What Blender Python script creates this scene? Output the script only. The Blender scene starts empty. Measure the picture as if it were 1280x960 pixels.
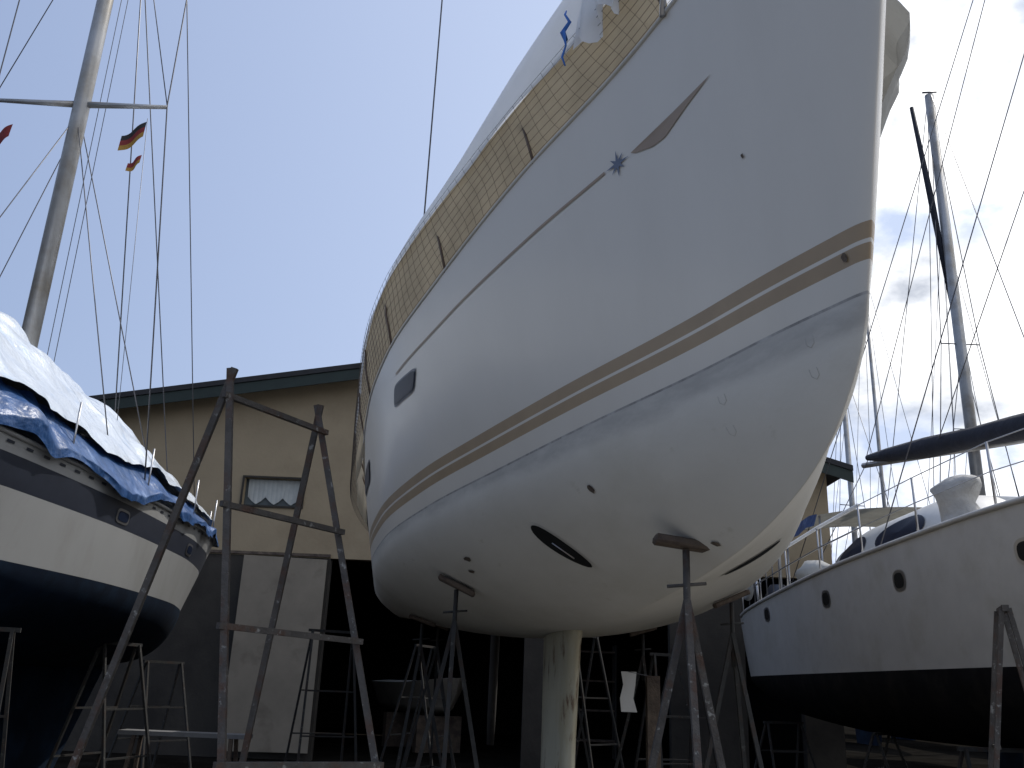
import bpy, bmesh, math, random
from mathutils import Vector, Matrix, noise
random.seed(7)
sc=bpy.context.scene
COL=sc.collection
sc.view_settings.view_transform='Standard'
sc.view_settings.look='None'
sc.view_settings.exposure=0
rad=math.radians

# ---------------------------------------------------------------- materials
def mat(name,c,rough=.6,metal=0.,var=.15,scale=6.,c2=None,thr=(.45,.65),bump=0.,bscale=20.,stretch=(1,1,1),transl=0.,c3=None,s3=2.,thr3=(.55,.7),coat=0.,band=None,spec=None):
    m=bpy.data.materials.new(name); m.use_nodes=True
    nt=m.node_tree; N=nt.nodes; L=nt.links
    b=N['Principled BSDF']; b.inputs['Roughness'].default_value=rough; b.inputs['Metallic'].default_value=metal
    if spec is not None: b.inputs['Specular IOR Level'].default_value=spec
    if coat: b.inputs['Coat Weight'].default_value=coat; b.inputs['Coat Roughness'].default_value=.15
    tc=N.new('ShaderNodeTexCoord'); mp=N.new('ShaderNodeMapping'); mp.inputs['Scale'].default_value=stretch
    L.new(tc.outputs['Object'],mp.inputs['Vector'])
    nz=N.new('ShaderNodeTexNoise'); nz.inputs['Scale'].default_value=scale; nz.inputs['Detail'].default_value=6; nz.inputs['Roughness'].default_value=.6
    L.new(mp.outputs[0],nz.inputs['Vector'])
    r=N.new('ShaderNodeValToRGB'); r.color_ramp.elements[0].position=.3; r.color_ramp.elements[1].position=.7
    r.color_ramp.elements[0].color=(*[v*(1-var) for v in c],1); r.color_ramp.elements[1].color=(*[min(1,v*(1+var)) for v in c],1)
    L.new(nz.outputs['Fac'],r.inputs['Fac']); out=r.outputs['Color']
    def noisefac(sc_,th,seed,st=stretch):
        n2=N.new('ShaderNodeTexNoise'); n2.inputs['Scale'].default_value=sc_; n2.inputs['Detail'].default_value=8; n2.inputs['Roughness'].default_value=.65
        mp2=N.new('ShaderNodeMapping'); mp2.inputs['Scale'].default_value=st; mp2.inputs['Location'].default_value=(seed,seed*.7,0)
        L.new(tc.outputs['Object'],mp2.inputs['Vector']); L.new(mp2.outputs[0],n2.inputs['Vector'])
        mr=N.new('ShaderNodeMapRange'); mr.inputs['From Min'].default_value=th[0]; mr.inputs['From Max'].default_value=th[1]
        L.new(n2.outputs['Fac'],mr.inputs['Value']); return mr.outputs[0]
    def mixc(out,fac,col):
        mx=N.new('ShaderNodeMix'); mx.data_type='RGBA'
        L.new(fac,mx.inputs['Factor']); L.new(out,mx.inputs[6]); mx.inputs[7].default_value=(*col,1)
        return mx.outputs[2]
    if c2: out=mixc(out,noisefac(scale*.6,thr,5.3),c2)
    if c3: out=mixc(out,noisefac(s3,thr3,11.1),c3)
    if band:   # worn zone just under a tilted waterline: (slope, height, width, colour)
        sl_,z0_,wd,bc=band
        sp=N.new('ShaderNodeSeparateXYZ');L.new(tc.outputs['Object'],sp.inputs[0])
        ma=N.new('ShaderNodeMath');ma.operation='MULTIPLY_ADD';L.new(sp.outputs['Y'],ma.inputs[0]);ma.inputs[1].default_value=sl_;L.new(sp.outputs['Z'],ma.inputs[2])
        nn=noisefac(3.,(.3,.7),2.2,(1,.5,2));m2=N.new('ShaderNodeMath');m2.operation='MULTIPLY_ADD';L.new(nn,m2.inputs[0]);m2.inputs[1].default_value=.05;L.new(ma.outputs[0],m2.inputs[2])
        wq=N.new('ShaderNodeMapRange');wq.inputs['From Min'].default_value=0;wq.inputs['From Max'].default_value=4;wq.inputs['To Min'].default_value=.05;wq.inputs['To Max'].default_value=-.03;L.new(sp.outputs['Y'],wq.inputs['Value'])
        m4=N.new('ShaderNodeMath');m4.operation='ADD';L.new(m2.outputs[0],m4.inputs[0]);L.new(wq.outputs[0],m4.inputs[1])
        mr=N.new('ShaderNodeMapRange');mr.interpolation_type='SMOOTHSTEP';mr.inputs['From Min'].default_value=z0_-wd+.03;mr.inputs['From Max'].default_value=z0_-wd*.3+.03;L.new(m4.outputs[0],mr.inputs['Value'])
        nf=noisefac(7,(.1,.6),7.7,(1,.5,2));m3=N.new('ShaderNodeMath');m3.operation='MULTIPLY';L.new(mr.outputs[0],m3.inputs[0]);L.new(nf,m3.inputs[1])
        out=mixc(out,m3.outputs[0],bc)
    L.new(out,b.inputs['Base Color'])
    if bump:
        nb=N.new('ShaderNodeTexNoise'); nb.inputs['Scale'].default_value=bscale; nb.inputs['Detail'].default_value=5
        L.new(tc.outputs['Object'],nb.inputs['Vector'])
        bp=N.new('ShaderNodeBump'); bp.inputs['Strength'].default_value=bump; bp.inputs['Distance'].default_value=.05
        L.new(nb.outputs['Fac'],bp.inputs['Height']); L.new(bp.outputs[0],b.inputs['Normal'])
    if transl:
        t=N.new('ShaderNodeBsdfTranslucent'); L.new(out,t.inputs['Color'])
        ms=N.new('ShaderNodeMixShader'); ms.inputs[0].default_value=transl
        L.new(b.outputs[0],ms.inputs[1]); L.new(t.outputs[0],ms.inputs[2]); L.new(ms.outputs[0],N['Material Output'].inputs['Surface'])
    return m

M_top=mat('gelcoat',(.565,.53,.47),.36,0,.03,1.5,c2=(.51,.475,.415),thr=(.5,.9),stretch=(1,1,.35),coat=.15)
M_bot=mat('bottom_primer',(.57,.55,.50),.7,0,.05,2.5,c2=(.48,.46,.40),thr=(.5,.8),stretch=(1,.5,1),c3=(.40,.375,.31),s3=9,thr3=(.64,.82),bump=.04,bscale=30,band=(.038,2.905,.11,(.385,.37,.34)))
M_dirty=mat('scraped_waterline',(.26,.25,.235),.7,0,.3,12,c2=(.42,.41,.39),thr=(.5,.65))
M_chalk=mat('pencil_mark',(.38,.36,.33),.8)
M_gold=mat('tan_stripe',(.29,.21,.125),.4,0,.08,5)
M_line=mat('accent_line',(.27,.195,.13),.4,0,.1,5)
M_star=mat('star_emblem',(.08,.10,.15),.35,0,.1,5)
M_frame=mat('window_gasket',(.05,.06,.09),.4)
M_keel=mat('keel_paint',(.48,.45,.34),.75,0,.1,3,c2=(.37,.30,.17),thr=(.55,.8),c3=(.12,.05,.022),s3=5,thr3=(.56,.65),stretch=(1,1,.35),bump=.15)
M_cream=mat('cream_tarpaulin',(.46,.385,.27),.75,0,.18,2.5,transl=.55,bump=.3,bscale=5)
M_white_c=mat('white_canvas',(.82,.83,.84),.65,0,.04,3,transl=.4,bump=.3,bscale=3)
M_flapc=mat('grey_canvas_flap',(.42,.42,.40),.75,0,.08,3,transl=.2,bump=.3,bscale=4)
M_net=mat('dark_netting',(.06,.045,.035),.8)
M_pole=mat('brown_tube',(.11,.07,.045),.5)
M_steel=mat('stainless',(.42,.42,.43),.35,.9,.05)
M_wire=mat('rigging_wire',(.10,.10,.11),.45,.5)
M_alu=mat('mast_alloy',(.36,.36,.36),.4,.5,.1,3,c2=(.26,.24,.21))
M_white=mat('white_paint',(.50,.49,.465),.42,0,.06,3,c2=(.40,.385,.34),thr=(.5,.8))
M_glass=mat('dark_window',(.010,.016,.035),.35,0,.1,spec=.1)
M_black=mat('black_hole',(.012,.012,.012),.6,spec=.2)
M_navy=mat('navy_stripe',(.025,.03,.045),.4,0,.15)
M_afnavy=mat('navy_antifouling',(.004,.009,.02),.85,0,.3,3,c2=(.008,.02,.04),thr=(.5,.7),spec=.1)
M_afblk=mat('black_antifouling',(.008,.008,.009),.85,0,.3,4,c2=(.02,.018,.016),thr=(.5,.7),spec=.1)
M_leftw=mat('white_topsides',(.33,.335,.335),.35,0,.04,2,c2=(.24,.235,.22),thr=(.5,.85),stretch=(1,1,.4),coat=.3)
M_tarpw=mat('silver_tarp',(.64,.68,.72),.24,.25,.08,4,c2=(.36,.47,.62),thr=(.56,.74),bump=.55,bscale=5)
M_tarpb=mat('blue_tarp',(.02,.07,.20),.38,0,.3,5,bump=.6,bscale=7,c2=(.12,.2,.38),thr=(.58,.68))
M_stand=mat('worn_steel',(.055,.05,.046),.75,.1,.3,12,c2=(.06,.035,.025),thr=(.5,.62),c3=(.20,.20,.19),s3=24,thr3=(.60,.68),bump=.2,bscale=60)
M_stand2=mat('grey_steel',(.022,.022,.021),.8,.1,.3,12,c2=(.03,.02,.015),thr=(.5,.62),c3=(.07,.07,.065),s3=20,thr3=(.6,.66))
M_wood=mat('weathered_wood',(.10,.075,.055),.85,0,.3,8,c2=(.045,.03,.025),stretch=(1,6,1),bump=.3,bscale=40)
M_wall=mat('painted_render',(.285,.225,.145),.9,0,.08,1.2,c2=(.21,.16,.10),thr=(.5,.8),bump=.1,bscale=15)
M_wall2=mat('dark_lower_wall',(.035,.03,.024),.9,0,.2,1.2,c2=(.018,.015,.012),thr=(.45,.65),bump=.1,bscale=15)  # much darker brown than the wall above the rail
M_roof=mat('sheet_roof',(.02,.02,.022),.8,.1,.25,3)
M_green=mat('green_fascia',(.012,.022,.018),.7,0,.2,3)
M_door=mat('door_paint',(.19,.165,.13),.85,0,.12,2,c2=(.125,.105,.08),thr=(.55,.7))
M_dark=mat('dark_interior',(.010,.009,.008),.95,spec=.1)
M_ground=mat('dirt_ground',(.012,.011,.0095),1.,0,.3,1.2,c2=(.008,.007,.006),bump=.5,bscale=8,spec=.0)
M_bounce=mat('bounce_concrete',(.22,.205,.18),.9,0,.12,.8,c2=(.17,.16,.14),bump=.2,bscale=12)  # pale tone chosen to bounce sunlight upward
M_boomc=mat('black_sail_cover',(.010,.012,.022),.8,0,.3,4,bump=.5,bscale=6)
M_blue=mat('blue_rope',(.02,.13,.45),.6)
M_red=mat('flag_red',(.18,.02,.02),.8); M_yel=mat('flag_yellow',(.30,.17,.03),.8); M_blk=mat('flag_black',(.02,.02,.02),.8)
M_plank=mat('worn_plank',(.16,.16,.16),.7)  # even grey colour of the bench plank

# ---------------------------------------------------------------- helpers
MW={}
def thing(name,label,cat,loc=(0,0,0),rot=0.,group=None):
    e=bpy.data.objects.new(name,None); e.empty_display_size=.3
    e.location=loc; e.rotation_euler=(0,0,rot); COL.objects.link(e)
    e['label']=label; e['category']=cat
    if group: e['group']=group
    MW[e.name]=Matrix.Translation(Vector(loc))@Matrix.Rotation(rot,4,'Z')
    return e
def mk(name,verts,faces,mats,parent=None,world=False,smooth=False,midx=None,doubles=False,label=None):
    me=bpy.data.meshes.new(name)
    if parent is not None and world:
        inv=MW[parent.name].inverted(); verts=[inv@Vector(v) for v in verts]
    me.from_pydata([tuple(v) for v in verts],[],faces)
    if not isinstance(mats,(list,tuple)): mats=[mats]
    for m in mats: me.materials.append(m)
    if midx:
        for p,i in zip(me.polygons,midx): p.material_index=i
    bm=bmesh.new(); bm.from_mesh(me)
    if doubles: bmesh.ops.remove_doubles(bm,verts=bm.verts,dist=2e-4)
    bmesh.ops.recalc_face_normals(bm,faces=bm.faces)
    bm.to_mesh(me); bm.free()
    if smooth:
        for p in me.polygons: p.use_smooth=True
    o=bpy.data.objects.new(name,me); COL.objects.link(o)
    if parent is not None: o.parent=parent
    if label: o['label']=label
    return o
def tubeg(pts,r,n=8,sq=False):
    pts=[Vector(p) for p in pts]; V=[];F=[]
    rs=r if isinstance(r,(list,tuple)) else [r]*len(pts)
    if sq: n=4
    u=None
    for i,p in enumerate(pts):
        if i==0: d=pts[1]-p
        elif i==len(pts)-1: d=p-pts[i-1]
        else: d=(pts[i+1]-p).normalized()+(p-pts[i-1]).normalized()
        d.normalize()
        if u is None:
            a=Vector((0,0,1)) if abs(d.z)<.9 else Vector((0,1,0))
            u=d.cross(a).normalized()
        else:
            u=(u-d*u.dot(d)).normalized()
        w=d.cross(u)
        for k in range(n):
            an=2*math.pi*(k+(.5 if sq else 0))/n
            V.append(p+(u*math.cos(an)+w*math.sin(an))*rs[i]*(1.25 if sq else 1))
    m=len(pts)
    for i in range(m-1):
        for k in range(n):
            F.append((i*n+k,i*n+(k+1)%n,(i+1)*n+(k+1)%n,(i+1)*n+k))
    F.append(tuple(range(n))[::-1]); F.append(tuple((m-1)*n+k for k in range(n)))
    return V,F
def tube(name,pts,r,m,parent=None,world=True,n=8,sq=False,label=None):
    V,F=tubeg(pts,r,n,sq)
    return mk(name,V,F,m,parent,world,smooth=not sq,label=label)
def boxg(x0,x1,y0,y1,z0,z1):
    V=[(x,y,z) for z in(z0,z1) for y in(y0,y1) for x in(x0,x1)]
    F=[(0,2,3,1),(4,5,7,6),(0,1,5,4),(2,6,7,3),(0,4,6,2),(1,3,7,5)]
    return V,F
def join(parts):
    V=[];F=[]
    for v,f in parts:
        o=len(V); V+=list(v); F+=[tuple(i+o for i in q) for q in f]
    return V,F
def box(name,b,m,parent=None,world=True,bev=0.):
    V,F=boxg(*b); o=mk(name,V,F,m,parent,world)
    if bev:
        md=o.modifiers.new('bevel','BEVEL'); md.width=bev; md.segments=2
    return o
def spl(pts):
    xs=[p[0] for p in pts]; ys=[p[1] for p in pts]; n=len(xs)
    h=[xs[i+1]-xs[i] for i in range(n-1)]; d=[(ys[i+1]-ys[i])/h[i] for i in range(n-1)]
    m=[d[0]]+[0 if d[i-1]*d[i]<=0 else (h[i-1]+h[i])*3/((2*h[i]+h[i-1])/d[i-1]+(h[i]+2*h[i-1])/d[i]) for i in range(1,n-1)]+[d[-1]]
    def f(x):
        if x<=xs[0]: return ys[0]
        if x>=xs[-1]: return ys[-1]
        i=0
        while x>xs[i+1]: i+=1
        t=(x-xs[i])/h[i]
        return (1+2*t)*(1-t)**2*ys[i]+t*(1-t)**2*h[i]*m[i]+t*t*(3-2*t)*ys[i+1]+t*t*(t-1)*h[i]*m[i+1]
    return f
class Spec: pass
def spec(zk,zs,b,bw,zw,q=1.1,p=None,blunt=.02):
    h=Spec(); h.zk=spl(zk);h.zs=spl(zs);h.b=spl(b);h.bw=spl(bw);h.zw=zw;h.q=q;h.p=p or (lambda s:.95);h.bl=blunt;h.s0=zk[0][0];h.s1=zk[-1][0]
    def root(f):
        lo=h.s0;hi=h.s0+.4*(h.s1-h.s0)
        if f(lo)<=0: return lo
        for _ in range(50):
            mid=(lo+hi)/2
            if f(mid)>0: lo=mid
            else: hi=mid
        return hi
    h.root=root
    h.sw=root(lambda s:h.zk(s)-h.zw(s))
    return h
def H(h,s,z):
    zk=h.zk(s);zs=h.zs(s);zw=h.zw(s);b=h.b(s);bw=h.bw(s) if zk<zw else 0
    z0=max(zk,zw)
    if z>=z0:
        t=(z-z0)/max(zs-z0,1e-6); y=bw+(b-bw)*(1.2*t-.2*t*t)
    else:
        c=min(1,max(0,(zw-z)/(zw-zk)))**(1/h.q); y=bw*math.sqrt(max(0,1-c*c))**h.p(s)
    f=max(0,min(1,(1.-s)/.7))
    y+=h.bl*f*math.sqrt(min(1,max(0,(z-zk)/.12)))
    return y
def hullmesh(name,h,bands,mats,parent,label=None,nup=8,nlow=14,ns=80):
    rows=[]
    for k in range(nlow):
        a=k/nlow*math.pi/2
        rows.append((lambda s,a=a:h.zw(s)-max(0,h.zw(s)-h.zk(s))*math.cos(a)**h.q,h.sw))
    for d,_ in bands:
        g_=lambda s,d=d:min(h.zs(s),h.zw(s)+d)
        rows.append((g_,h.root(lambda s:h.zk(s)-g_(s))))
    d0=bands[-1][0]
    for j in range(1,nup+1):
        g_=lambda s,j=j:h.zw(s)+d0+(h.zs(s)-h.zw(s)-d0)*j/nup
        rows.append((g_,h.root(lambda s:h.zk(s)-g_(s)) if j<nup else h.s0))
    mi=[0]*nlow+[m for _,m in bands]+[bands[-1][1]]*(nup-1)
    nr=len(rows);V=[];F=[];MI=[]
    for side in(-1,1):
        o=len(V)
        for r,(g_,st_) in enumerate(rows):
            for i in range(ns+1):
                s=st_+(h.s1-st_)*(i/ns)**1.9
                z=g_(s)
                y=0 if (i==0 or r==0) else H(h,s,z)
                V.append((side*y,s,z))
        for r in range(nr-1):
            for i in range(ns):
                a=o+r*(ns+1)+i
                F.append((a,a+1,a+ns+2,a+ns+1));MI.append(mi[r])
    o2=nr*(ns+1)
    for r in range(nr-1):
        a=r*(ns+1)+ns
        F.append((a,a+ns+1,o2+a+ns+1,o2+a)); MI.append(mi[r])
    me=bpy.data.meshes.new(name); me.from_pydata(V,[],F)
    for m in mats: me.materials.append(m)
    for p_,i in zip(me.polygons,MI): p_.material_index=i; p_.use_smooth=True
    bm=bmesh.new();bm.from_mesh(me)
    bmesh.ops.remove_doubles(bm,verts=bm.verts,dist=2e-4)
    bmesh.ops.dissolve_degenerate(bm,dist=1e-4,edges=bm.edges)
    bmesh.ops.recalc_face_normals(bm,faces=bm.faces)
    bm.to_mesh(me);bm.free()
    ob=bpy.data.objects.new(name,me);COL.objects.link(ob);ob.parent=parent
    if label: ob['label']=label
    V=[];F=[];S=[h.s0+(h.s1-h.s0)*(i/ns)**1.9 for i in range(ns+1)]
    for i,s in enumerate(S):
        b=H(h,s,h.zs(s)) if i else 0;z=h.zs(s)
        for k in range(-4,5):
            t=k/4;V.append((b*t*.999,s,z-.004+.08*min(1,b)*(1-t*t)))
    for i in range(len(S)-1):
        for k in range(8): F.append((i*9+k,i*9+k+1,(i+1)*9+k+1,(i+1)*9+k))
    mk('deck',V,F,M_white,parent,smooth=True,doubles=True)
    return ob
def hp(h,s,z,eps=.004,side=-1):
    e=.01; Hs=(H(h,s+e,z)-H(h,s-e,z))/(2*e); Hz=(H(h,s,z+e)-H(h,s,z-e))/(2*e)
    n=Vector((side,-Hs,-Hz)).normalized()
    return Vector((side*H(h,s,z),s,z))+n*eps
def patch(name,h,outline,m,parent,eps=.004,side=-1,label=None):
    cs=sum(p[0] for p in outline)/len(outline);cz=sum(p[1] for p in outline)/len(outline)
    V=[hp(h,cs,cz,eps,side)];n=len(outline)
    rings=4
    for r in range(1,rings+1):
        for p in outline:
            t=r/rings;V.append(hp(h,cs+(p[0]-cs)*t,cz+(p[1]-cz)*t,eps,side))
    F=[(0,1+i,1+(i+1)%n) for i in range(n)]
    for r in range(rings-1):
        for i in range(n):
            a=1+r*n;b=1+(r+1)*n
            F.append((a+i,a+(i+1)%n,b+(i+1)%n,b+i))
    return mk(name,V,F,m,parent,label=label)
def strip(name,h,f0,f1,s0,s1,m,parent,eps=.004,side=-1,n=60):
    V=[];F=[]
    for i in range(n+1):
        s=s0+(s1-s0)*i/n;V.append(hp(h,s,f0(s),eps,side));V.append(hp(h,s,f1(s),eps,side))
    F=[(2*i,2*i+1,2*i+3,2*i+2) for i in range(n)]
    return mk(name,V,F,m,parent)
def ell(cs,cz,rs,rz,n=24,p=2.,skew=0.):
    o=[]
    for i in range(n):
        a=2*math.pi*i/n;c,s=math.cos(a),math.sin(a)
        z=rz*math.copysign(abs(s)**(2/p),s)
        o.append((cs+rs*math.copysign(abs(c)**(2/p),c)+skew*z,cz+z))
    return o

# ---------------------------------------------------------------- ground
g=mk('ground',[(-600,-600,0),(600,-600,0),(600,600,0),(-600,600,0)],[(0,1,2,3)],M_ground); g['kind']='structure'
g=mk('bounce_apron',[(-7,-12,.004),(9,-12,.004),(9,7.0,.004),(-7,7.0,.004)],[(0,1,2,3)],M_bounce); g['kind']='structure'  # unseen pale ground patch, added to bounce sun onto the hull bottom

# ---------------------------------------------------------------- main yacht
PH=rad(6.5)
yacht=thing('sailing_yacht','white sailing yacht on stands under a cream canvas cover','sailboat',(1.2075,2.5,0),PH)
def YW(x,s,z): return MW[yacht.name]@Vector((x,s,z))
hm=spec(zk=[(-.22,4.72),(-.1,4.3),(0,3.88),(.13,3.4),(.26,2.9),(.33,2.73),(.45,2.59),(.6,2.47),(.9,2.34),(1.5,2.21),(2.5,2.12),(4,2.06),(6,2.06),(8,2.12),(10,2.3),(12.2,2.6)],
 zs=[(-.22,4.72),(1.2,4.45),(2,4.28),(3,4.06),(4,3.90),(5,3.80),(7,3.73),(9,3.74),(12.2,3.85)],
 b=[(-.22,0),(0,.11),(.5,.33),(1.2,.60),(2,.98),(3,1.38),(4,1.69),(5,1.84),(6.5,1.92),(8,1.94),(10,1.85),(12.2,1.6)],
 bw=[(.26,0),(.6,.14),(1.1,.32),(1.9,.63),(2.8,.95),(3.86,1.31),(5.2,1.63),(6.5,1.75),(8,1.75),(10,1.6),(12.2,1.25)],
 zw=lambda s:2.905-.038*s,p=spl([(.2,2.0),(1,2.0),(2.4,1.95),(4,1.6),(6,1.1),(12,.95)]),blunt=.010)
hullmesh('hull',hm,[(-.0,1),(.010,2),(.112,3),(.168,2),(.182,3),(.24,2)],[M_bot,M_dirty,M_top,M_gold],yacht,label='white topsides with tan stripes over cream bottom')
for sd in(-1,1):
    tube('toe_rail',[(sd*(H(hm,s,hm.zs(s))+.002),s,hm.zs(s)+.010) for s in [-.2+i*.25 for i in range(50)]],.011,M_white,yacht,world=False)
zl=spl([(1.42,3.985),(2.6,3.85),(3.6,3.735),(5,3.63),(6,3.58),(12,3.5)])
strip('accent_line',hm,lambda s:zl(s)-.0075,lambda s:zl(s)+.0075,1.42,3.9,M_line,yacht)
patch('arrow_mark',hm,[(.70,4.055),(.95,4.028),(1.24,3.993),(1.21,3.976),(1.10,3.945),(1.02,3.945),(.86,4.005)],M_line,yacht)
st=[]
for i in range(16):
    a=2*math.pi*i/16;r=(.07 if i%4==0 else .055) if i%2==0 else .02
    st.append((1.33+r*1.1*math.cos(a),3.985+r*math.sin(a)))
patch('star_emblem',hm,st,M_star,yacht,eps=.006)
for cs,cz,rs,rz_ in((3.80,3.575,.22,.06),(5.9,3.35,.4,.08),(8.,3.32,.4,.08)):
    patch('hull_window',hm,ell(cs,cz,rs,rz_,28,6,-.8),M_glass,yacht,eps=.010)
    patch('hull_window_frame',hm,ell(cs,cz,rs+.014,rz_+.014,28,6,-.8),M_frame,yacht,eps=.005)
for sd in(-1,1):
    patch('thruster_mouth_shade',hm,ell(2.80,2.38,.095,.11),M_black,yacht,eps=.006,side=sd)  # flat black disc on the hull paints the tunnel's inner shade
    patch('thruster_rim',hm,ell(2.80,2.38,.107,.12),M_bot,yacht,eps=.003,side=sd)
p0=hp(hm,2.81,2.32,.010);p1=hp(hm,2.805,2.40,.010)
tube('thruster_grate',[p0,p1],.004,M_steel,yacht,world=False)
for cs,cz,rs,rz_ in((2.05,2.56,.02,.02),(1.85,2.29,.02,.012),(3.9,2.42,.05,.012),(4.1,2.36,.05,.01),(.30,3.04,.010,.018),(.62,3.62,.007,.01),(1.6,2.25,.03,.01)):
    o=ell(cs,cz,rs,rz_,9);o=[(a+random.uniform(-.3,.3)*rs,b+random.uniform(-.3,.3)*rz_) for a,b in o]
    mk('paint_chip',[hp(hm,a,b,.005) for a,b in o],[tuple(range(len(o)))],M_wood,yacht)
def umark(cs,cz,k):
    pts=[(cs-.02*k,cz+.022),(cs-.02*k,cz-.005),(cs,cz-.018),(cs+.02*k,cz-.005),(cs+.02*k,cz+.022)]
    tube('pencil_mark',[hp(hm,a,b,.0003) for a,b in pts],.0012,M_chalk,yacht,world=False,n=4)
umark(.98,2.72,1);umark(1.0,2.60,1);umark(.50,2.80,.8);umark(.52,2.69,.8)
# keel
def foil(ch,th,n=14):
    return [(th*(1.45*math.sqrt(i/n)*(1-(i/n)**1.6)+.02),(i/n)*ch) for i in range(n+1)]
V=[];F=[];lv=[(2.25,5.1,1.8,.155),(2.05,5.15,1.72,.15),(1.95,5.2,1.68,.142),(1.2,5.35,1.5,.135),(.75,5.4,1.45,.135),(.6,5.25,1.8,.26),(.42,5.2,1.9,.34),(.25,5.35,1.65,.2)]
for z,s0,ch,th in lv:
    f=foil(ch,th)
    V+=[(-x,s0+y,z) for x,y in f]+[(x,s0+y,z) for x,y in f[-2:0:-1]]
n=2*14
for i in range(len(lv)-1):
    for k in range(n): F.append((i*n+k,i*n+(k+1)%n,(i+1)*n+(k+1)%n,(i+1)*n+k))
F.append(tuple(range(n)));F.append(tuple((len(lv)-1)*n+k for k in range(n)))
mk('keel',V,F,M_keel,yacht,smooth=True,label='cream painted fin keel streaked with rust')
V=[];F=[];lv=[(2.55,11.2,.6,.09),(1.2,11.3,.5,.08),(.8,11.35,.42,.07)];
for z,s0,ch,th in lv:
    f=foil(ch,th); V+=[(-x,s0+y,z) for x,y in f]+[(x,s0+y,z) for x,y in f[-2:0:-1]]
for i in range(2):
    for k in range(n): F.append((i*n+k,i*n+(k+1)%n,(i+1)*n+(k+1)%n,(i+1)*n+k))
F.append(tuple(2*n+k for k in range(n)))
mk('rudder',V,F,M_wall2,yacht,smooth=True)
V=[];F=[];ss=[3.2+i*.4 for i in range(16)]
for s in ss:
    w=min(1.15,.5+.25*(s-3.2)*2);hh=.42*min(1,(s-3.15)/1.2)
    for k in range(-6,7):
        t=k/6;V.append((w*t,s,hm.zs(s)+.05+hh*(1-abs(t)**4)))
for i in range(15):
    for k in range(12):F.append((i*13+k,i*13+k+1,(i+1)*13+k+1,(i+1)*13+k))
mk('coachroof',V,F,M_white,yacht,smooth=True)
tube('mast',[(0,5.6,4.2),(0,5.7,18.5)],.09,M_alu,yacht,world=False)
for sd in(-1,1):
    tube('shroud',[(sd*1.52,6.0,3.8),(sd*1.50,5.8,9.9),(0,5.7,17.5)],.009,M_wire,yacht,world=False,n=5)
    tube('spreader',[(0,5.65,9.9),(sd*1.52,5.8,9.92)],.03,M_alu,yacht,world=False)
# cover: edge height above sheer, shoulder height, outward overhang
lo=spl([(1.1,.44),(1.8,.43),(2.6,.46),(3.5,.51),(5,.54),(7,.54),(12.2,.52)])
hi=spl([(1.1,1.08),(2.3,.86),(3.5,.72),(5,.65),(7,.62),(12.2,.58)])
outw=spl([(1.1,.02),(2.5,.04),(4,.06),(6,.08),(8,.15),(12.2,.17)])
V=[];F=[];ss=[1.15+i*.085 for i in range(131)]
for i,s in enumerate(ss):
    b=H(hm,s,hm.zs(s));o_=outw(s);z=hm.zs(s)
    w=.008*noise.noise(Vector((s*1.7,0,3)))
    sag=-.02*abs(math.sin(s*math.pi/1.1))
    prof=[(b+o_+.02+w,z+lo(s)+sag*.4+.012*math.sin(s*7)),(b+o_*.9+.005+w,z+(lo(s)*.5+hi(s)*.5)),(b+o_*.5-.05,z+hi(s)+sag),(b*.8,z+hi(s)+.12+sag),(b*.45,z+hi(s)+.32),(0,z+hi(s)+.45)]
    ring=[(-x,s,zz) for x,zz in prof]+[(x,s,zz) for x,zz in prof[-2::-1]]
    for k,r in enumerate(ring):
        dz=.012*noise.noise(Vector((r[0]*2,s*2,r[2]*2)));V.append((r[0]+dz,r[1],r[2]+dz))
m_=len(ring)
for i in range(len(ss)-1):
    for k in range(m_-1):F.append((i*m_+k,i*m_+k+1,(i+1)*m_+k+1,(i+1)*m_+k))
mk('canvas_cover',V,F,M_white_c,yacht,smooth=True,label='white canvas cover draped over the deck')
V=[];F=[];ns,nz=26,14
for i in range(ns+1):
    s=1.02+.45*i/ns
    for j in range(nz+1):
        t=j/nz
        z1=hm.zs(s)+1.25; z0_=hm.zs(s)+.32+.07*math.sin(i*.6)
        x=H(hm,s,hm.zs(s))*(1-.25*(1-t)**2)+.07+.03*math.sin(i*.9+t*2)*(t+.3)
        V.append((-x,s,z1+(z0_-z1)*t))
for i in range(ns):
    for j in range(nz):a=i*(nz+1)+j;F.append((a,a+1,a+nz+2,a+nz+1))
mk('cover_flap',V,F,M_white_c,yacht,smooth=True,label='white cover corner hanging in folds')
fx=spl([(3.86,.56),(4.1,.63),(4.35,.72),(4.50,.78),(4.60,.78),(4.72,.68),(4.85,.52),(5.0,.38),(5.15,.28)])
V=[];F=[];ns,nz=20,24
for j in range(nz+1):
    z=5.15-(5.15-3.88)*j/nz
    half=.06+.30*min(1,(z-3.86)/.75)
    for i in range(ns+1):
        u=-1+2*i/ns
        V.append((fx(z)-.06*abs(u)+.016*math.sin(u*7+z*3)+(.20*half*u),1.18+half*u,z))
for j in range(nz):
    for i in range(ns):a=j*(ns+1)+i;F.append((a,a+1,a+ns+2,a+ns+1))
mk('cover_flap',V,F,M_flapc,yacht,label='grey canvas flap hanging over the side')
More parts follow.
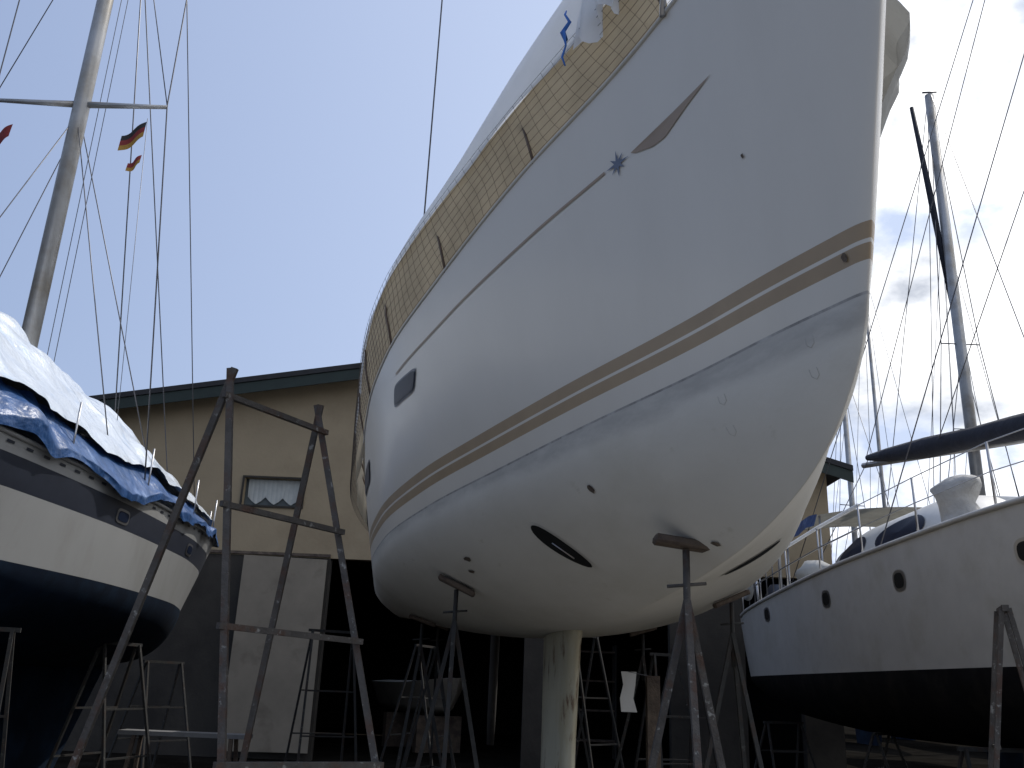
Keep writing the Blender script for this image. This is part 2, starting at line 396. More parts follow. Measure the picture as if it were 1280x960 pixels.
for sd in(-1,1):
    V=[];F=[];ss=[.95+i*.12 for i in range(94)];nr=6
    for s in ss:
        b=H(hm,s,hm.zs(s));z=hm.zs(s)
        far=min(1,max(0,(s-5.2)/1.8))
        low=.02-.22*far;bo=-.05+far*(.03+outw(s)*.7)
        for j in range(nr+1):
            t=j/nr;V.append((sd*(b+bo+(outw(s)-bo)*t+.010*noise.noise(Vector((s*1.5,t,sd)))*(1+far)),s,z+low+(lo(s)+.03-low)*t))
    for i in range(len(ss)-1):
        for j in range(nr):a=i*(nr+1)+j;F.append((a,a+1,a+nr+2,a+nr+1))
    mk('side_curtain',V,F,M_cream,yacht,smooth=True,label='cream translucent side curtain')
    V=[];F=[];ss=[.3+i*.09 for i in range(130)];nr=8
    for s in ss:
        for j in range(nr+1):
            t=j/nr;s2=s+.2*t+.02*math.sin(s*4+t*3)
            b=H(hm,s2,hm.zs(s2));z=hm.zs(s2);far=min(1,max(0,(s2-5.2)/1.8))
            V.append((sd*(b+.018+(.03+outw(s2)*.7)*far*(1-t)+(outw(s2)+.012)*t),s2,z+.015-.2*far*(1-t)+(lo(s2)+.01)*t+.015*math.sin(s*3+t*4)*t*(1-t)*4))
    for i in range(len(ss)-1):
        for j in range(nr):a=i*(nr+1)+j;F.append((a,a+1,a+nr+2,a+nr+1))
    o=mk('netting',V,F,M_net,yacht,label='dark mesh safety netting')
    w=o.modifiers.new('w','WIREFRAME');w.thickness=.0026;w.use_even_offset=False
    for s in(.9,1.9,2.9,3.9,4.9,6.,7.5,9.,10.5,12.):
        b=H(hm,s,hm.zs(s))
        tube('stanchion',[(sd*(b-.005),s,hm.zs(s)),(sd*(b+outw(s)*.6+.028),s+.12,hm.zs(s)+.3),(sd*(b+outw(s)+.028),s+.3,hm.zs(s)+lo(s)+.0)],.009,M_pole,yacht,world=False)
tube('pulpit',[(-.5,.9,4.5),(-.48,.85,5.1),(-.25,.1,5.2),(0,-.25,5.25),(.25,.1,5.2),(.48,.85,5.1),(.5,.9,4.5)],.015,M_steel,yacht,world=False)
c=Vector((-(H(hm,1.46,4.4)+.12),1.46,4.83))
tube('blue_rope',[c+Vector((0,.03,.15)),c+Vector((-.012,0,.1)),c+Vector((.01,-.02,.04)),c+Vector((-.02,.02,0)),c+Vector((.0,.03,-.03)),c+Vector((-.02,-.015,-.02)),c+Vector((-.005,-.01,-.10)),c+Vector((-.02,.01,-.16)),c+Vector((-.01,-.03,-.24))],[.004,.006,.010,.013,.013,.010,.005,.006,.004],M_blue,yacht,world=False)

# ---------------------------------------------------------------- stands
def stand(name,top,spread,m,label,cat='boat stand',group='steel props under the boats',tilt=0,hub=None,n=3,rot0=.3,pad=(.3,.1),ptilt=0.):
    x,y,z=top;e=thing(name,label,cat,(x,y,0),0,group)
    hub=hub or z-.28
    tube('post',[(x,y,hub-.25),(x,y,z-.05)],.017,m,e)
    for k in range(n):
        a=rot0+2*math.pi*k/n;f=(x+spread*math.cos(a),y+spread*math.sin(a),.0)
        tube('leg',[(x,y,hub),f],.017,m,e,sq=True)
    zz=.55;rr=spread*(1-zz/hub)
    for k in range(n):
        a=rot0+2*math.pi*k/n;a2=rot0+2*math.pi*(k+1)/n
        tube('brace',[(x+rr*math.cos(a),y+rr*math.sin(a),zz),(x+rr*math.cos(a2),y+rr*math.sin(a2),zz)],.011,m,e,sq=True)
    V,F=boxg(-pad[0]/2,pad[0]/2,-pad[1]/2,pad[1]/2,-.02,.02)
    R=Matrix.Translation((x,y,z-.022))@Matrix.Rotation(tilt,4,'Y')@Matrix.Rotation(ptilt,4,'X')
    o=mk('pad',[R@Vector(v) for v in V],F,M_wood,e,world=True);o.modifiers.new('b','BEVEL').width=.01
    tube('screw_handle',[(x-.09,y,hub+.06),(x+.09,y,hub+.08)],.008,m,e)
    return e
def ystand(lx,s,m=M_stand,**k):
    lo_,hi_=hm.zk(s),hm.zw(s)
    for _ in range(30):
        mid=(lo_+hi_)/2
        if H(hm,s,mid)<abs(lx): lo_=mid
        else: hi_=mid
    w=YW(lx,s,0);return stand('boat_stand',(w.x,w.y,lo_-.01),.5,m,'rusty steel tripod stand holding up the yacht hull',**k)
ystand(-.17,1.75,pad=(.30,.1),tilt=.12,rot0=.5,ptilt=-.08)
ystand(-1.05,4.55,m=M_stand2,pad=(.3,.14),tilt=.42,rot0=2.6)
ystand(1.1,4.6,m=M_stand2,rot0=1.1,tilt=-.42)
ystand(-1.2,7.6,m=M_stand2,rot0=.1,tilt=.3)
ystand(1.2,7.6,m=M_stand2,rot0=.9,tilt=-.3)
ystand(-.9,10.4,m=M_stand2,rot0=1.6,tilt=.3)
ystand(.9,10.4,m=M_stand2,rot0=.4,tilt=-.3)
w=YW(0,6.2,0)
kb=thing('keel_block','stacked timber blocks under the yacht keel','wood block',(w.x,w.y,0),PH)
for z0_,dx in((0,0),(.125,.03)):
    for yy in(-.6,0,.6):
        V,F=boxg(-.35+dx,.35+dx,yy-.1,yy+.1,z0_,z0_+.122);mk('timber',V,F,M_wood,kb)

# ---------------------------------------------------------------- near trestle
tr=thing('trestle','tall worn steel trestle ladder beside the yacht','trestle',(-1.2,4.5,0))
P1=Vector((-1.376,4.2,2.965));P2=Vector((-1.053,4.77,2.965))
f1=Vector((-.93,3.86,0));f1b=Vector((-2.23,4.53,0));f2=Vector((-.22,4.48,0));f2b=Vector((-1.52,5.43,0))
def ext(a,b,t):return a+(b-a)*t
for a,b in((P1,f1),(P1,f1b),(P2,f2),(P2,f2b)):
    tube('leg',[ext(a,b,-.02),b],.017,M_stand,tr,sq=True)
for z in(2.88,2.34,1.80,1.25,.7,.2):
    t=1-z/2.965
    tube('rung',[ext(P1,f1,t-.0)+Vector((-.02,-.03,0)),ext(P2,f2,t)+Vector((.04,-.03,-.02))],.015,M_stand,tr,sq=True)
tube('rung',[ext(P1,f1b,.9),ext(P2,f2b,.9)],.014,M_stand,tr,sq=True)

# ---------------------------------------------------------------- neighbouring yacht
ly=thing('sailing_yacht','white yacht with navy stripe under silver and blue tarpaulin','sailboat',(-5.7,16.6,0),math.pi)
hl=spec(zk=[(-.3,3.8),(0,3.4),(.4,2.9),(.9,2.45),(1.6,2.0),(2.6,1.7),(5,1.6),(8,1.65),(10,2.1),(12,2.6)],
 zs=[(-.3,3.8),(2.6,3.52),(6,3.4),(9,3.38),(12,3.5)],
 b=[(-.3,0),(0,.16),(1,.58),(1.6,.86),(2.6,1.22),(3.6,1.48),(5,1.66),(7,1.72),(9,1.65),(12,1.15)],
 bw=[(.9,0),(1.6,.38),(2.6,.85),(3.6,1.2),(5,1.5),(7,1.62),(9,1.45),(12,.8)],zw=lambda s:2.44)
hullmesh('hull',hl,[(0,1),(.56,2),(.82,1)],[M_afnavy,M_leftw,M_navy],ly,label='white hull with navy band and navy bottom',nup=3)
mk('keel',[(-.14,3.0,1.9),(-.10,4.2,.3),(-.10,9.3,.25),(-.12,10.2,2.2),(.14,3.0,1.9),(.10,4.2,.3),(.10,9.3,.25),(.12,10.2,2.2)],[(0,1,2,3),(4,7,6,5),(0,4,5,1),(1,5,6,2),(2,6,7,3),(3,7,4,0)],M_afnavy,ly)
for sd in(-1,1):
    tube('toe_rail',[(sd*(H(hl,s,hl.zs(s))+.01),s,hl.zs(s)+.02) for s in [-.3+i*.3 for i in range(42)]],.022,M_leftw,ly,world=False)
    for s in(4.7,7.15):
        patch('portlight',hl,ell(s,3.12,.13,.05,20,4),M_glass,ly,eps=.012,side=sd)
        patch('portlight_frame',hl,ell(s,3.12,.16,.075,20,4),M_steel,ly,eps=.007,side=sd)
    for s in [1.2+i*1.8 for i in range(6)]:
        b=H(hl,s,hl.zs(s))
        tube('stanchion',[(sd*b*.98,s,hl.zs(s)),(sd*b*.98,s,hl.zs(s)+.6)],.010,M_steel,ly,world=False)
for i in range(40):
    s=1.+i*.27;mk('rail_slot',[hp(hl,s+a,hl.zs(s)-.04+b,.006) for a,b in((-.05,-.012),(.05,-.012),(.05,.012),(-.05,.012))],[(0,1,2,3)],M_navy,ly)
rz=spl([(.6,3.92),(1.1,4.08),(2.6,4.45),(4.5,4.80),(7.2,5.18),(10,5.25),(11.8,4.8)])
def tarp(name,t0,t1,m,off,lab,drop=0,am=1.):
    V=[];F=[];ns,nt_=200,44
    for i in range(ns+1):
        s=.6+i*11.2/ns
        for j in range(nt_+1):
            t=t0+(t1-t0)*j/nt_
            a=abs(t);b=H(hl,s,hl.zs(s))+.06
            zr=rz(s);ze=hl.zs(s)+.12+.12*noise.noise(Vector((s*.9,t*.1,1)))-drop
            x=b*math.copysign(min(1,a*1.02),t);z=zr-(zr-ze)*a**1.25
            n1=noise.noise(Vector((s*.9,t*1.8,0)));n2=noise.noise(Vector((s*3.2+9,t*6,2)));n3=abs(noise.noise(Vector((s*.8+t*3,t*5-s,5))));n4=abs(noise.noise(Vector((s*2.6-t*4,t*7+s,8))))
            d=am*(.08*n1+.015*n2+.13*n3+.045*n4)+off
            V.append((x+math.copysign(d*.6,t),s,z+d))
    for i in range(ns):
        for j in range(nt_):a=i*(nt_+1)+j;F.append((a,a+1,a+nt_+2,a+nt_+1))
    mk(name,V,F,m,ly,smooth=True,label=lab)
tarp('tarpaulin',-.88,.88,M_tarpw,.0,'crumpled silver white tarpaulin')
tarp('tarpaulin_edge',-1.02,-.80,M_tarpb,-.04,'blue tarpaulin edge along the rail',.10,1.1)
tarp('tarpaulin_edge',.80,1.02,M_tarpb,-.04,'blue tarpaulin edge along the rail',.10,1.1)
tube('mast',[(0,6.6,3.5),(0,6.6,16.8)],[.105,.095],M_alu,ly,world=False,n=14)
for z in(8.5,12.8):
    for sd in(-1,1): tube('spreader',[(0,6.6,z),(sd*1.12,6.65,z-.02)],[.045,.025],M_alu,ly,world=False)
for sd in(-1,1):
    for pts,r in(([(sd*1.66,6.6,3.4),(sd*1.12,6.65,8.5),(sd*1.1,6.65,12.8),(0,6.6,16.6)],.009),([(sd*1.6,6.0,3.4),(0,6.55,8.3)],.007),([(sd*1.6,7.3,3.4),(0,6.65,8.3)],.007),([(sd*1.12,6.65,8.5),(0,6.6,12.6)],.007)):
        tube('shroud',pts,r,M_wire,ly,world=False,n=5)
for pts in([(0,-.2,3.8),(0,6.5,16.6)],[(0,1.0,3.6),(0,6.5,12.6)],[(0,11.9,3.5),(0,6.7,16.8)],[(-.3,4.6,4.6),(-.1,6.4,12.6)]):
    tube('stay',pts,.009,M_wire,ly,world=False,n=5)
for x in(-.12,.14,-.2): tube('halyard',[(x*1.2,6.4,4.8),(x,6.5,16.4)],.005,M_wire,ly,world=False,n=4)
tube('flag_halyard',[(-.78,6.4,8.47),(-1.1,6.2,3.5)],.004,M_wire,ly,world=False,n=4)
def flag(name,x,y,z,w,h_,mats,lab):
    V=[];F=[];MI=[];nx,nz=12,9
    for i in range(nx+1):
        for j in range(nz+1):
            u=i/nx;v=j/nz
            V.append((x+w*u*.82,y+.03*math.sin(u*6+v),z-h_*v-w*u*.62-.02*math.sin(u*3.1)))
    for i in range(nx):
        for j in range(nz):a=i*(nz+1)+j;F.append((a,a+1,a+nz+2,a+nz+1));MI.append(j*len(mats)//nz)
    mk(name,V,F,mats,ly,midx=MI,smooth=True,label=lab)
flag('flag',-.78,6.4,8.42,.36,.24,[M_blk,M_red,M_yel],'black red and yellow striped flag')
flag('flag',-.80,6.4,7.92,.20,.13,[M_red,M_yel],'small red and yellow pennant')
flag('flag',.95,6.4,8.3,.3,.2,[M_red],'red pennant')

# ---------------------------------------------------------------- catamaran
ct=thing('catamaran','white catamaran with black bottom and round ports','catamaran',(5.55,6.5,0),0)
hc=spec(zk=[(-.1,3.4),(0,2.6),(.15,1.9),(.5,1.5),(1.5,1.25),(6,1.15),(10,1.3),(12.1,1.7)],
 zs=[(-.1,3.45),(2,3.45),(5.5,3.42),(9.5,3.27),(11.5,3.12),(12.1,3.02)],
 b=[(-.1,0),(.1,.2),(.6,.5),(1.5,.74),(3,.85),(8,.92),(11,.92),(11.8,.86),(12.1,.72)],
 bw=[(.14,0),(.6,.3),(1.5,.55),(3,.72),(8,.8),(11,.78),(11.8,.7),(12.1,.55)],zw=lambda s:1.97)
def hull2(dx):
    before=set(COL.objects)
    hullmesh('hull',hc,[(0,1)],[M_afblk,M_white],ct,nup=8)
    for ob in set(COL.objects)-before: ob.location.x=dx
hull2(0);hull2(4.3)
tube('rubbing_strake',[(-H(hc,s,hc.zs(s))-.005,s,hc.zs(s)-.01) for s in [.1+i*.5 for i in range(25)]],.03,M_white,ct,world=False)
for s in(1.85,4.37,6.8,9.8):
    patch('porthole',hc,ell(s,2.98,.12,.09,24,2.7),M_black,ct,eps=.012)
    patch('porthole_frame',hc,ell(s,2.98,.165,.125,24,2.7),M_steel,ct,eps=.007)
V,F=boxg(0,4.3,2.6,11.6,2.45,3.36);mk('bridge_deck',V,F,M_white,ct)
def cab(s,a,off=0):
    e_=min(1,max(0,(s-3.9)/3.0));e_=e_*e_*(3-2*e_);e2=min(1,(10.6-s)/1.2)
    hh=(.08+1.22*e_)*(.8+.2*e2)+off;w=1.8+off
    return (2.25-w*math.copysign(abs(math.cos(a))**.4,math.cos(a)),s,3.3+hh*math.sin(a)**.65)
V=[];F=[];ss=[3.9+i*.2 for i in range(33)]
for s in ss:
    for k in range(25): V.append(cab(s,math.pi*k/24))
for i in range(len(ss)-1):
    for k in range(24):F.append((i*25+k,i*25+k+1,(i+1)*25+k+1,(i+1)*25+k))
F.append(tuple(range(25)));F.append(tuple((len(ss)-1)*25+k for k in range(25)))
mk('coachroof',V,F,M_white,ct,smooth=True)
for cs_,rs_ in((7.45,.9),(9.4,.6)):
    V=[cab(cs_,.50,.012)];n_=28
    for i in range(n_):
        a=2*math.pi*i/n_;V.append(cab(cs_+rs_*math.cos(a),.50+.26*math.sin(a),.012))
    mk('cabin_window',V,[(0,1+i,1+(i+1)%n_) for i in range(n_)],M_glass,ct)
V=[];F=[]
for i in range(6):
    s=10.0+i*.45
    for k in range(-6,7):
        t=k/6;V.append((2.1+1.9*t,s,5.05-.22*t*t+.05*math.sin(i*1.3)))
for i in range(5):
    for k in range(12):F.append((i*13+k,i*13+k+1,(i+1)*13+k+1,(i+1)*13+k))
mk('bimini',V,F,mat('cream_canvas',(.30,.29,.25),.7,transl=.25),ct,smooth=True)
V=[]
for i in range(6):
    s=10.+i*.45
    V+=[(.17,s,4.84+.05*math.sin(i*1.3)),(.10,s,4.62+.04*math.sin(i*2))]
mk('bimini_edge',V,[(2*i,2*i+1,2*i+3,2*i+2) for i in range(5)],M_tarpb,ct)
for s in(10.1,12.1):
    for x in(.25,3.95):tube('bimini_pole',[(x,s,3.1),(x,s,4.83)],.02,M_steel,ct,world=False)
for s in(.6,2.2,3.8,5.4,7,8.6,10.2,11.6):
    b=H(hc,s,hc.zs(s));tube('stanchion',[(-b*.95,s,hc.zs(s)),(-b*.97,s,hc.zs(s)+.66)],.014,M_steel,ct,world=False)
for hgt in(.36,.66):
    tube('lifeline',[(-H(hc,s,hc.zs(s))*.96,s,hc.zs(s)+hgt) for s in(5.4,7,8.6,10.2,11.6)],.012 if hgt<.5 else .026,M_steel if hgt<.5 else M_white_c,ct,world=False,n=6)
    tube('lifeline',[(-H(hc,s,hc.zs(s))*.96,s,hc.zs(s)+hgt) for s in(.6,2.2,3.8,5.4)],.006,M_steel,ct,world=False,n=6)
for s in(8.6,9.0,9.4,9.8,10.6,11.):
    b=H(hc,s,hc.zs(s));tube('rail_post',[(-b*.955,s,hc.zs(s)),(-b*.965,s,hc.zs(s)+.64)],.010,M_wire,ct,world=False,n=6)
tube('davit',[(-.5,11.7,3.1),(-.5,11.9,4.1),(-.45,12.6,4.35)],.03,M_steel,ct,world=False)
MX,MY=3.1,4.7
tube('mast',[(MX,MY,3.4),(MX,MY,17)],.08,M_alu,ct,world=False,n=12)
tube('boom_cover',[(MX-.02,MY+.1,5.45),(2.8,6.,5.68),(2.55,7.3,5.84),(2.4,8.2,5.94),(2.2,9.6,6.10),(2.0,10.9,6.27),(1.9,11.7,6.40)],[.15,.25,.21,.18,.20,.14,.06],M_boomc,ct,world=False,n=12)
tube('boom',[(MX,MY,5.3),(1.88,11.9,6.28)],.06,M_alu,ct,world=False)
for a in([(-.6,5.6,3.4),(MX,MY,14)],[(MX,MY,16.8),(1.9,11.8,6.4)],[(4.9,5.6,3.4),(MX,MY,14)],[(0,12,3.1),(MX,MY,16.8)],[(1.9,11.7,6.35),(.2,12,3.1)],[(2.1,9,6.1),(MX,MY,12)]):
    tube('stay',a,.009,M_wire,ct,world=False,n=5)
V,F=[],[]
prof=[(0,.30),(.12,.34),(.25,.31),(.38,.24),(.5,.2),(.6,.26),(.72,.3),(.82,.22),(.88,.05)]
for i,(dz,r) in enumerate(prof):
    for k in range(16):
        a=2*math.pi*k/16;rr=r*(1+.35*noise.noise(Vector((i*.7,math.cos(a)*1.5,math.sin(a)*1.5))))
        V.append((-.05+rr*math.cos(a)*.9+.05*math.sin(i),4.3+rr*math.sin(a)*1.2,3.44+dz*.95))
for i in range(len(prof)-1):
    for k in range(16):F.append((i*16+k,i*16+(k+1)%16,(i+1)*16+(k+1)%16,(i+1)*16+k))
F.append(tuple(8*16+k for k in range(16)))
mk('wrapped_bundle',V,F,mat('grey_canvas',(.38,.37,.35),.8,bump=.8,bscale=9),ct,smooth=True)
for yy in(5.6,8.9):
    V,F=tubeg([(.15,yy,3.4),(.15,yy,3.5),(.15,yy,3.56),(.15,yy,3.62)],[.08,.06,.075,.07],12);mk('winch',V,F,M_steel,ct,smooth=True)
V,F=boxg(-.35,.25,2.9,3.5,3.45,3.55);o=mk('hatch',V,F,M_glass,ct);o.modifiers.new('b','BEVEL').width=.03
tube('deck_pole',[(-.6,9.9,3.2),(-.6,9.9,6.9)],.03,M_white,ct,world=False)
V=[];F=[]
for i in range(20):
    for k in range(8):
        a=2*math.pi*i/20;b_=2*math.pi*k/8;r=.25+.06*math.cos(b_);V.append((-.93+.06*math.sin(b_),10.9+r*math.cos(a),3.62+r*math.sin(a)))
for i in range(20):
    for k in range(8):F.append((i*8+k,i*8+(k+1)%8,((i+1)%20)*8+(k+1)%8,((i+1)%20)*8+k))
mk('life_ring',V,F,M_flapc,ct,smooth=True)
for (a,b_,c_,r) in((-.2,9.2,3.6,.30),(.1,10.4,3.5,.28),(-.3,11.1,3.4,.22)):
    V=[];F=[]
    for i in range(7):
        for k in range(12):
            an=2*math.pi*k/12;rr=r*math.sin(math.pi*(i+.5)/7.2)**.5*(1+.4*noise.noise(Vector((i*.9+a*5,math.cos(an)*1.3,math.sin(an)*1.3+b_))))
            V.append((a+rr*math.cos(an),b_+rr*1.3*math.sin(an),c_-.2+i*.075))
    for i in range(6):
        for k in range(12):F.append((i*12+k,i*12+(k+1)%12,(i+1)*12+(k+1)%12,(i+1)*12+k))
    F.append(tuple(72+k for k in range(12)))
    mk('canvas_bag',V,F,M_flapc if r>.23 else M_navy,ct,smooth=True)
def aframe(x,y,h_,w,d,m,lab,rot=0):
    e=thing('trestle',lab,'trestle',(x,y,0),rot,'steel trestles in the boatyard')
    for sx in(-1,1):
        for sy in(-1,1):
            tube('leg',[(sx*w*.35,0+sy*.02,h_),(sx*w*.5,sy*d,0)],.017,m,e,world=False,sq=True)
    tube('top_bar',[(-w*.42,0,h_),(w*.42,0,h_)],.022,m,e,world=False,sq=True)
    for z in(.35,.62):
        for sy in(-1,1):
            k=.35+.15*(1-z);tube('rung',[(-w*k,sy*d*(1-z),h_*z),(w*k,sy*d*(1-z),h_*z)],.012,m,e,world=False,sq=True)
    return e
aframe(3.25,6.0,2.2,.35,.35,M_stand,'grey steel trestle standing beside the catamaran',rot=1.2)
for x,y,r in((4.9,9.5,.2),(5.2,13,.9),(4.9,16.5,.4)): aframe(x,y,1.2,1.0,.4,M_stand2,'low steel trestle under the catamaran hull',rot=r)
for x,y,r in((-4.6,8.2,.3),(-4.5,11.2,1.3),(-6.8,12,.8),(-5.3,15,1.0)): aframe(x,y,1.9 if y<14 else 1.75,.9,.5,M_stand2,'steel trestle propping the neighbouring yacht',rot=r)
for x,y,h_,r in((-2.6,14.5,2.3,.4),(-1.3,16.2,2.2,1.2),(2.4,13.,2.1,.3),(2.9,15.8,2.3,1.4),(1.3,14.6,2.4,.9)):
    aframe(x,y,h_,.9,.55,M_stand2,'tall steel trestle parked in the yard',rot=r)
bn=thing('plank_bench','grey plank resting across two low trestles','bench',(-3.9,12.2,0))
V,F=boxg(-.8,.8,-.15,.15,.85,.9);mk('plank',V,F,M_plank,bn)
for sx in(-.6,.6):
    for sy in(-.12,.12):tube('leg',[(sx,sy,.85),(sx*1.1,sy*1.8,0)],.025,M_wood,bn,world=False,sq=True)
pp=thing('timber_prop','brown timber post with paper tag','timber post',(1.45,9.,0))
V,F=boxg(-.06,.06,-.06,.06,0,1.75);mk('post',V,F,M_wood,pp)
V=[(-.30+.13*(i%2)+.02*math.sin(i),-.02*(i//2),1.78-.12*(i//2)) for i in range(8)]
mk('paper_tag',V,[(2*i,2*i+1,2*i+3,2*i+2) for i in range(3)],M_white,pp)
tube('tag_string',[(0,0,1.74),(-.235,0,1.78)],.004,M_wire,pp,world=False,n=4)
dg=thing('dinghy','small dull white dinghy stored in the shed doorway','dinghy',(-1.0,23,0),.5)
hd=spec(zk=[(-.1,1.75),(.2,1.2),(.6,.95),(2,.85),(4,.9)],zs=[(-.1,1.75),(2,1.6),(4,1.6)],b=[(-.1,0),(.3,.35),(1,.65),(2.5,.8),(4,.7)],bw=[(.3,0),(1,.4),(2.5,.6),(4,.5)],zw=lambda s:1.1)
hullmesh('hull',hd,[(0,0)],[M_door],dg,nup=5,nlow=8,ns=30)
for yy in(1,3):
    V,F=boxg(-.6,.6,yy-.1,yy+.1,0,.84);mk('cradle',V,F,M_wood,dg)

# ---------------------------------------------------------------- building
bd=thing('boat_shed','beige gabled boat shed with green fascia and dark doorway','building',(-.7,20,0))
def wl(x): return 8.82-.177*(-.7-x) if x<-.7 else 8.82-.29*(x+.7)
xs=[-10,-5.9,-4.57,-3.8,.5,1.3,3.6,5.2,6.4,7.2]
zs=[0,4.1,5.2,5.82,6.2]
holes={(3,0),(5,0),(1,2),(7,0)}
parts=[]
for i in range(len(xs)-1):
    for j in range(len(zs)-1):
        if (i,j) in holes: continue
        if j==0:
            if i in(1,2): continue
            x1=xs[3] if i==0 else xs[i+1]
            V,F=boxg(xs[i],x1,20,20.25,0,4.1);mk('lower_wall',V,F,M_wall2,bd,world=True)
        else: parts.append(boxg(xs[i],xs[i+1],20,20.25,zs[j],zs[j+1]))
for a,b in((-10,-.7),(-.7,7.2)):
    V=[(a,20,6.2),(b,20,6.2),(b,20,max(6.21,wl(b)-.02)),(a,20,max(6.21,wl(a)-.02))];V+=[(x,20.25,z) for x,y,z in V]
    parts.append((V,[(0,1,2,3),(7,6,5,4),(0,4,5,1),(1,5,6,2),(2,6,7,3),(3,7,4,0)]))
V,F=join(parts);mk('front_wall',V,F,M_wall,bd,world=True)
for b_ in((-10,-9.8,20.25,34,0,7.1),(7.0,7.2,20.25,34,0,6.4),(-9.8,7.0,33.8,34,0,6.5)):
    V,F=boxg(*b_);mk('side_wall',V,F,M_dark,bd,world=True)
for a,b,nm in((-10.5,-.7,0),(-.7,7.6,1)):
    V=[(a,19.4,wl(a)),(b,19.4,wl(b)),(b,34.3,wl(b)),(a,34.3,wl(a))];V+=[(x,y,z+.12) for x,y,z in V]
    mk('roof',V,[(0,1,2,3),(7,6,5,4),(0,4,5,1),(1,5,6,2),(2,6,7,3),(3,7,4,0)],M_roof,bd,world=True)
    V=[(a,19.43,wl(a)-.26),(b,19.43,wl(b)-.26),(b,19.43,wl(b)-.01),(a,19.43,wl(a)-.01)];V+=[(x,19.46,z) for x,y,z in V]
    mk('fascia',V,[(0,1,2,3),(7,6,5,4),(0,4,5,1),(1,5,6,2),(2,6,7,3),(3,7,4,0)],M_green,bd,world=True)
box('window_glass',(-5.9,-4.57,20.16,20.18,5.2,5.82),mat('grimy_glass',(.06,.07,.07),.4,0,.3,2,spec=.3),bd)
M_curt=mat('pale_curtain',(.36,.37,.35),.8,0,.1,6)
for cx_ in(-5.62,-5.22,-4.84):
    V=[];F=[];nn_=12
    for i in range(nn_+1):
        u=-1+2*i/nn_;yy=20.12+.012*math.sin(i*2.2)
        dep=.56-.16*abs(u)**1.3
        V+=[(cx_+.21*u,yy,5.81),(cx_+.21*u,yy+.01,5.81-dep*.5),(cx_+.20*u,yy,5.81-dep)]
    for i in range(nn_):
        for k in range(2):a=i*3+k;F.append((a,a+1,a+4,a+3))
    mk('curtain',V,F,M_curt,bd,world=True,smooth=True)
V,F=join([boxg(-5.94,-4.53,19.96,19.998,5.82,5.86),boxg(-5.94,-4.53,19.96,19.998,5.16,5.2),boxg(-5.94,-5.9,19.96,19.998,5.2,5.82),boxg(-4.57,-4.53,19.96,19.998,5.2,5.82)])
mk('window_frame',V,F,M_wall2,bd,world=True)
box('wall_rail',(-9.9,-3.8,19.95,19.997,4.12,4.18),M_wood,bd)
R=Matrix.Translation((-3.85,19.9,0))@Matrix.Rotation(rad(190),4,'Z')
V,F=boxg(0,1.75,-.03,.03,.15,4.05);mk('door',[R@Vector(v) for v in V],F,M_door,bd,world=True,label='open cream painted shed door')
sh=thing('shelf_rack','dusty shelf rack inside the dark shed','shelf',(1.9,24,0))
for z in(.4,1.1,1.8,2.5):
    V,F=boxg(-1,1,-.25,.25,z,z+.04);mk('shelf',V,F,M_wood,sh)
for sx in(-1,1):
    for sy in(-.25,.25):tube('post',[(sx,sy,0),(sx,sy,2.7)],.025,M_stand2,sh,world=False,sq=True)

# ---------------------------------------------------------------- boats behind
def back(x,y,ztop,r,rot,label,sp=.55):
    e=thing('sailing_yacht',label,'sailboat',(x,y,0),rot)
    hs=spec(zk=[(-.3,3.6),(.3,2.4),(1.5,1.9),(5,1.7),(9,1.8),(11,2.3)],zs=[(-.3,3.6),(5,3.25),(11,3.3)],b=[(-.3,0),(1,.65),(3,1.3),(6,1.65),(11,1.2)],bw=[(.4,0),(1.5,.4),(3,.9),(6,1.4),(11,.9)],zw=lambda s:2.3)
    hullmesh('hull',hs,[(0,1)],[M_afnavy,M_white],e,nup=5,nlow=8,ns=40)
    mk('keel',[(-.1,4,1.8),(-.1,4.4,.0),(-.1,6,.0),(-.1,6.2,1.8),(.1,4,1.8),(.1,4.4,.0),(.1,6,.0),(.1,6.2,1.8)],[(0,1,2,3),(4,7,6,5),(0,4,5,1),(1,5,6,2),(2,6,7,3),(3,7,4,0)],M_afnavy,e)
    tube('mast',[(0,5,3),(0,5,ztop)],[r,r*.8],M_alu,e,world=False,n=10)
    z=3+(ztop-3)*.5
    tube('spreader',[(-sp,5,z),(sp,5,z)],.02,M_wire,e,world=False)
    for sd in(-1,1):
        tube('shroud',[(sd*1.5,5,3.3),(sd*sp,5,z),(0,5,ztop-.2)],.014,M_wire,e,world=False,n=5)
        tube('shroud',[(sd*1.4,5.6,3.3),(0,5,z-.2)],.012,M_wire,e,world=False,n=5)
        tube('backstay',[(sd*1.0,10.6,3.3),(0,5.1,ztop)],.012,M_wire,e,world=False,n=5)
    tube('stay',[(0,-.2,3.6),(0,4.9,ztop)],.014,M_wire,e,world=False,n=5)
    return e
e=back(12.77,19,19.8,.17,0,'white yacht with tall alloy mast and many stays')
tube('furled_sail',[(-.55,5.1,19.4),(-.3,5.05,16),(.02,5.15,12)],[.06,.1,.05],M_boomc,e,world=False)
tube('wind_vane',[(-.2,5,19.9),(.25,5,19.95)],.03,M_wire,e,world=False)
back(15.2,33,16,.13,.1,'distant yacht with slender mast')
back(18.5,31,22,.10,-.1,'distant yacht with tall mast beyond the catamaran')
back(15,44,19,.12,.3,'distant yacht with bare mast')
back(20,40,24,.10,.2,'distant yacht with thin rigging lines')

